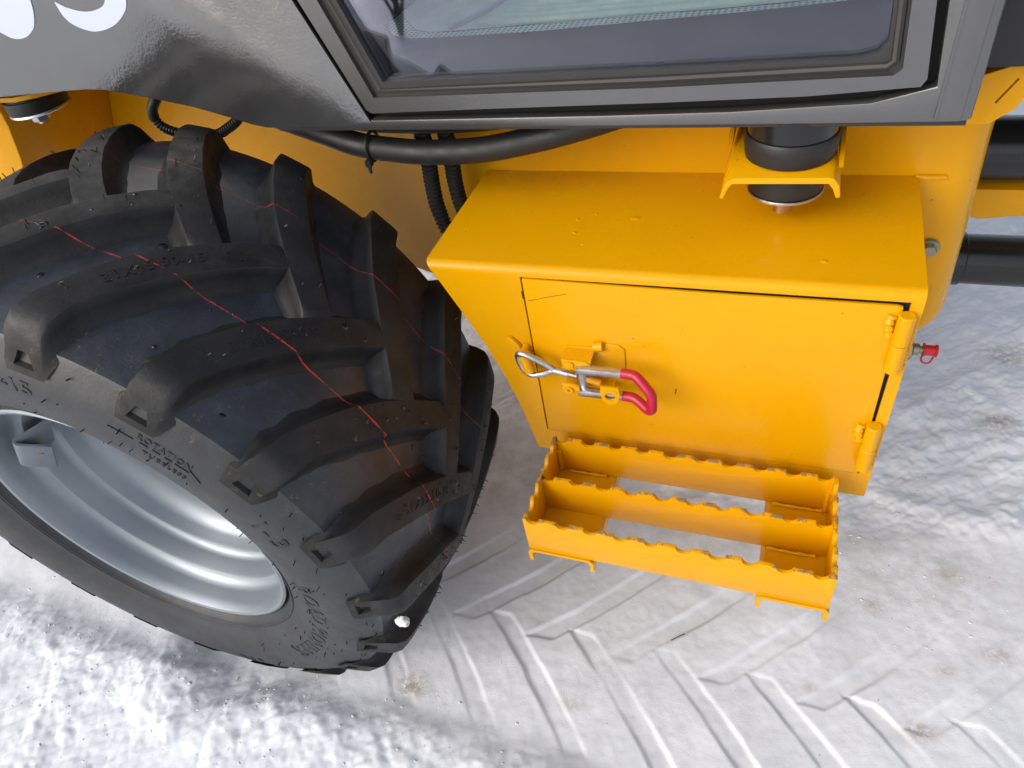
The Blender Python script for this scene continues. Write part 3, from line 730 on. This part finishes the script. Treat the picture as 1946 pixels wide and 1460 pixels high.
# door frame with rubber seal and glass
def gap_i(z): return -.4105 - (z - .764) * (.041 / .113)
fo = [(gap_i(.7685) + .004, .7665), (-.276, .7690), (-.115, .7715), (.011, .7745), (.084, .7795), (.093, .780), (.0962, .786), (.0895, .845), (.0865, 1.86), (gap_i(1.86), 1.86), (gap_i(.772), .7700)]
fi = [(-.4005, .7825), (-.115, .7850), (.072, .7895), (.0775, .7945), (.0735, .845), (.0705, 1.82), (-.737, 1.82)]
fi2 = [(-.3880, .7960), (-.115, .7990), (.045, .8015), (.0585, .8050), (.0645, .8130), (.0625, .845), (.060, 1.80), (-.7165, 1.80)]
cdoor = part('cab_door', [prism(fo, YC - .004, YC + .014, holes=[fi], bev=.0)], 'satin', smooth=25)
cdoor['label'] = 'dark grey framed cab door with large window'
# rounded front edge bead of the frame
def loop3(p, y): return [(a, y, b) for a, b in p]
part('seal', [prism(fi, YC + .001, YC + .012, holes=[fi2])], 'seal', cdoor, smooth=25)
part('seal_bead', [tube(loop3([(a - (.006 if a > 0 else -.006 if a < -.3 else 0), b + .0055) for a, b in fi], YC + .001), .0035, 8, closed=True)], 'seal', cdoor)
gl0 = [(-.396, .7900), (.068, .7955), (.066, 1.81), (-.727, 1.81)]
part('window_pane', [prism(gl0, YC + .0065, YC + .0105)], 'glass', cdoor, smooth=None)
part('door_jamb', [box(-.44, .115, YC + .0160, YC + .020, .7490, .7750), box(.066, .118, YC + .016, YC + .020, .775, 1.9)], 'void', cdoor)
sj = [(-.440, .745), (-.395, .745), (-.395, .786), (-.740, 1.86), (-.80, 1.86)]
part('door_jamb', [prism(sj, YC + .0160, YC + .019)], 'void', cdoor)
# cab body: floor, far side, roof, posts
cab = part('cab_body', [box(-.52, .135, YC + .021, 1.46, .7500, .7620), box(-1.30, -.52, YC + .021, 1.46, .8050, .8170), box(-.53, -.52, YC + .021, 1.46, .755, .81), box(-1.30, .135, 1.44, 1.46, .762, 1.05), box(-1.30, .15, YC - .02, 1.48, 1.90, 1.97),
                        box(.118, .135, YC + .02, 1.44, .762, 1.0), box(.10, .135, 1.40, 1.44, 1.0, 1.9), box(-1.30, -1.26, 1.40, 1.44, 1.0, 1.9), box(-1.30, -1.26, YC + .005, YC + .05, 1.5, 1.9), box(-1.30, -1.28, YC + .005, 1.44, .762, 1.05)], 'floor')
matp = [(-.600, 1.02), (-.565, .945), (-.525, .885), (-.490, .840), (-.465, .8265), (-.430, .8225), (-.303, .8235), (-.154, .839), (-.068, .847), (.010, .858), (.060, .868), (.075, .90), (.075, 1.05), (-.25, 1.12), (-.60, 1.10)]
inn = []
cxm, cym = -.26, .97
for a, b in matp:
    v = Vector((cxm - a, cym - b)); v.normalize(); inn.append((a + v.x * .030, b + max(v.y, .35) * .0265 if v.y > 0 else b + v.y * .03))
MV = [(a - cxm, b - cym, 0) for a, b in matp] + [(a - cxm, b - cym, .0) for a, b in inn]; nm = len(matp)
MF = [(i, (i + 1) % nm, nm + (i + 1) % nm, nm + i) for i in range(nm)]
me = bpy.data.meshes.new('floor_mat'); me.from_pydata(MV + [(v[0], v[1], .001) for v in MV[nm:]], [], MF + [tuple(range(2 * nm, 3 * nm))]); me.update()
ba = me.attributes.new('border', 'FLOAT', 'POINT'); ba.data.foreach_set('value', np.array([1.0] * (2 * nm) + [0.0] * nm, np.float32))
fm = finish('floor_mat', me, 'mint', (cxm, cym, .770), cab, None)
for i in range(7):
    y0 = .868 + .020 * i
    part('mat_rib', [tube(spline([(-.375 + .012 * i, y0 - .014, .7725), (-.2, y0 - .004, .7725), (-.02, y0 + .012, .7725), (.06, y0 + .02, .7725)], 5), .0052, 8)], 'mint', cab)
part('mat_fold', [tube(spline([(-.413, .846, .772), (-.398, .868, .773), (-.385, .90, .773), (-.372, .96, .773), (-.36, 1.04, .773)], 5), .004, 8)], 'white', cab)

# --- cab rubber mount on its folded bracket
bo = [(-.0550, .6800), (-.0512, .6790), (-.0474, .6900), (-.0435, .6948), (.0388, .6967), (.0426, .6919), (.0464, .6828), (.0502, .6838), (.0479, .6953), (.0426, .7020), (.0383, .7030), (-.0431, .7010), (-.0498, .6963)]
mb = part('mount_bracket', [prism(bo, .6125, .7565, bev=.0009)], 'yellow')
mb['label'] = 'yellow folded bracket carrying the black rubber cab mount'
mx_, my_ = .0028, .6620
for gx0, gy0 in ((.0462, .640), (-.0550, .680)): part('bracket_gusset', [prism([(gy0, .6985), (.757, .6985), (.757, .742), (.742, .742)], gx0, gx0 + .004, axis='x')], 'yellow', mb)
part('rubber_mount', [lathe([(.7025, .0001), (.7025, .0382), (.7040, .0405), (.7155, .0421), (.7240, .0421), (.7264, .0407), (.7264, .0001)], (mx_, my_, 0), 48, 'z')], 'hose', mb)
part('mount_sleeve', [lathe([(.7265, .0001), (.7265, .0388), (.7274, .0397), (.7480, .0397), (.7480, .0001)], (mx_, my_, 0), 48, 'z')], 'pipe', mb)
part('lower_rubber', [lathe([(.6953, .0001), (.6953, .0335), (.6810, .0349), (.6695, .0345), (.6680, .0325), (.6680, .0001)], (mx_, my_, 0), 48, 'z')], 'hose', mb)
part('washer', [lathe([(.6678, .0001), (.6678, .0350), (.6671, .0357), (.6655, .0357), (.6649, .0350), (.6649, .0001)], (mx_, my_, 0), 48, 'z')], 'zinc', mb)
part('bolt', [hexbolt((mx_, my_ - .004, .6648), 'z', .0105, -.012), tube([(mx_, my_ - .004, .653), (mx_, my_ - .004, .6435)], .0095, 16)], 'copper', mb)
# left cab mount, seen under the panel's left end
lx, ly = -.985, .69
lmount = part('front_mount', [lathe([(.7700, .0001), (.7700, .040), (.7560, .0405), (.7535, .039), (.7535, .0001)], (lx, ly, 0), 40, 'z'), lathe([(.7860, .0001), (.7860, .036), (.7700, .036)], (lx, ly, 0), 40, 'z')], 'hose')
part('washer', [lathe([(.7534, .0001), (.7534, .0405), (.7510, .0415), (.7500, .0405), (.7500, .0001)], (lx, ly, 0), 40, 'z')], 'zinc', lmount)
part('bolt', [hexbolt((lx + .004, ly - .010, .7500), 'z', .0125, -.012), tube([(lx + .004, ly - .010, .739), (lx + .004, ly - .010, .735)], .007, 14)], 'zinc', lmount)
part('mount_plate', [prism([(-1.20, .640), (-.955, .640), (-.93, .652), (-.86, .70), (-.80, .79), (-.80, .885), (-1.20, .885)], .7785, .7845, axis='z', bev=.001)], 'yellow', lmount)

# --- hoses
hp = spline([(-.60, .668, .752), (-.52, .662, .728), (-.468, .66, .711), (-.415, .66, .7035), (-.368, .66, .7015), (-.31, .66, .705), (-.26, .662, .7135), (-.212, .664, .7245), (-.15, .668, .742), (-.08, .675, .765)], 10)
hose = part('hose', [tube(hp, .0138, 20)], 'hose')
part('cable_tie', [tube([Vector((-.449, .66, .7085)) + Vector((.004 * math.sin(a) * .15, math.cos(a) * .0165, math.sin(a) * .0165)) for a in [2 * math.pi * k / 24 for k in range(24)]], .0017, 6, closed=True), box(-.4525, -.4455, .6395, .6465, .6930, .7000), box(-.4505, -.4475, .6400, .6425, .6850, .6940)], 'hose', hose)
part('upper_hose', [tube(spline([(-.56, .690, .752), (-.48, .685, .7300), (-.40, .684, .7255), (-.30, .684, .7290), (-.20, .69, .745), (-.12, .70, .765)], 10), .0120, 16)], 'hose', hose)
part('conduit', [conduit([(-.404, .700, .715), (-.4095, .708, .664), (-.4135, .710, .634), (-.4145, .710, .604), (-.408, .708, .571), (-.392, .704, .535), (-.37, .70, .50)], .0102)], 'hose')
part('conduit', [conduit([(-.380, .712, .715), (-.3845, .720, .661), (-.3875, .722, .629), (-.3855, .722, .595), (-.376, .72, .560), (-.36, .716, .52)], .0102)], 'hose')
part('conduit', [tube(spline([(-.7300, .664, .800), (-.7345, .662, .775), (-.7500, .66, .758), (-.7555, .66, .745)], 8), .0066, 12), conduit([(-.7555, .66, .7460), (-.748, .66, .7345), (-.734, .66, .7280), (-.710, .66, .7225), (-.687, .66, .7212), (-.665, .66, .7245), (-.650, .66, .7300), (-.630, .662, .7400), (-.605, .668, .760)], .0062, .0042)], 'hose')

# --- right hand side: pipes, rear hood, grease coupling
part('lift_cylinder', [lathe([(.10, .0001), (.10, .041), (.62, .041), (.62, .0001)], (0, 1.015, .531), 40, 'x')], 'pipe')
part('tie_tube', [lathe([(.0, .0001), (.0, .037), (.62, .037), (.62, .0001)], (0, 1.015, .356), 40, 'x'), lathe([(.245, .037), (.247, .0395), (.262, .0395), (.264, .037)], (0, 1.015, .356), 40, 'x')], 'pipe')
part('tie_bar', [prism([(.18, .487), (.22, .452), (.26, .440), (.30, .446), (.62, .462), (.62, .487)], .985, 1.03, bev=.004)], 'yellow')
part('engine_hood', [box(.148, .46, .705, 1.25, .7560, 1.25, .006)], 'pipe')
cpl = part('grease_coupling', [box(.1335, .1580, .690, .715, .402, .438, .002), lathe([(.153, .0001), (.153, .0125), (.163, .0125), (.165, .009), (.165, .0001)], (0, .702, .437), 6, 'x'), lathe([(.165, .0070), (.171, .0070), (.172, .0042), (.180, .0042)], (0, .702, .438), 16, 'x')], 'fitting')
cpl['label'] = 'small metal coupling with red dust cap beside the tool box'
part('dust_cap', [lathe([(.1755, .0001), (.1755, .0085), (.1765, .0085), (.1770, .0064), (.1875, .0064), (.1880, .0075), (.1900, .0075), (.1905, .0060), (.1905, .0001)], (0, .702, .4380), 18, 'x'),
                  tube(spline([(.1765, .701, .4315), (.1762, .700, .4245), (.1800, .699, .4205), (.1855, .699, .4225), (.1875, .700, .4300)], 6), .0011, 8)], 'redcap', cpl)

# ------------------------------------------------------------------ loose things
def lump(name, c, s, seed, mat, amp=.35):
    bm = bmesh.new(); bmesh.ops.create_icosphere(bm, subdivisions=3, radius=1)
    r = random.Random(seed); of = Vector((r.random() * 9, r.random() * 9, r.random() * 9))
    from mathutils import noise as mn
    for v in bm.verts:
        k = 1 + amp * mn.fractal(v.co * 1.6 + of, .8, 2, 3); v.co = Vector((v.co.x * s[0] * k, v.co.y * s[1] * k, v.co.z * s[2] * k)) + Vector(c)
    return obj(name, [from_bm(bm)], mat, None, smooth=70)
# snow lump wedged on the lowest visible lug (765,1180)
tag(lump('snow_clump', (-.3385, .2775, .3415), (.0085, .0055, .006), 3, 'snowlump', .4), 'small white snow clump stuck to the lower tyre lug', 'snow clump')
tw = tube([(-.078, .487, .0065), (-.069, .495, .0075), (-.060, .502, .0065)], .0008, 6)
tag(obj('twig', [tw], 'bark', None), 'thin dark twig lying on the snow below the step', 'twig')
# loose crumbs of snow scattered over the ground: countless
cr = []
rc_ = random.Random(21)
bm = bmesh.new(); bmesh.ops.create_icosphere(bm, subdivisions=1, radius=1); IV, IF = from_bm(bm)
px_, py_, ps_ = [], [], []
for i in range(2600):
    if i % 3 == 0: x, y = rc_.uniform(-1.25, -.25), rc_.uniform(.02, .33)
    elif i % 3 == 1: x, y = rc_.uniform(.10, .70), rc_.uniform(.55, 1.6)
    else: x, y = rc_.uniform(-.9, .5), rc_.uniform(.22, 1.2)
    px_.append(x); py_.append(y); ps_.append(.0006 + .0026 * rc_.random() ** 4 * (1.0 if i % 3 < 2 else .4))
hz = ground_height(np.array(px_), np.array(py_))[0]
for x, y, z, sz in zip(px_, py_, hz, ps_):
    q = [rc_.uniform(.6, 1.4) for _ in range(12)]
    cr.append(([(x + v[0] * sz * 1.2 * q[i], y + v[1] * sz * q[i], z - sz * .25 + v[2] * sz * .7 * q[i]) for i, v in enumerate(IV)], IF))
tag(obj('snow_crumbs', cr, 'snowlump', None, origin=(0, 0, 0), smooth=70), 'loose white crumbs of snow scattered over the packed ground', 'snow', kind='stuff')
# bare shrubs standing in the snow field behind the photographer (seen mirrored in the window)
def shrub(x, y, h, seed, label):
    r = random.Random(seed); z0 = float(ground_height(np.array([x]), np.array([y]))[0][0]) - .02
    root = empty('bare_shrub', (x, y, z0)); tag(root, label, 'shrub', 'bare shrubs in the snow field')
    stems, twigs = [], []
    def grow(p, d, l, rad, lev):
        q = [p]; 
        for k in range(4):
            d = (d + Vector((r.uniform(-.18, .18), r.uniform(-.18, .18), r.uniform(-.02, .16)))).normalized(); p = p + d * l / 4; q.append(p)
        (stems if lev == 0 else twigs).append(tube(q, lambda i: rad * (1 - .16 * i), 6))
        if lev < 3:
            for c in range(r.randint(3, 4)):
                s = q[r.randint(1, 4)]; nd = (d + Vector((r.uniform(-.8, .8), r.uniform(-.8, .8), r.uniform(-.1, .4)))).normalized()
                grow(s, nd, l * r.uniform(.5, .72), rad * .55, lev + 1)
    for c in range(4):
        grow(Vector((x + r.uniform(-.03, .03), y + r.uniform(-.03, .03), z0)), Vector((r.uniform(-.35, .35), r.uniform(-.35, .35), 1)).normalized(), h * r.uniform(.45, .6), .011, 0)
    obj('stem', stems, 'bark', root); obj('twigs', twigs, 'bark', root)
shrub(-1.84, -1.97, 1.1, 5, 'bare leafless shrub mirrored in the window, nearer the door corner')
shrub(-2.30, -2.15, 1.2, 9, 'bare leafless shrub mirrored in the window, at its left edge')
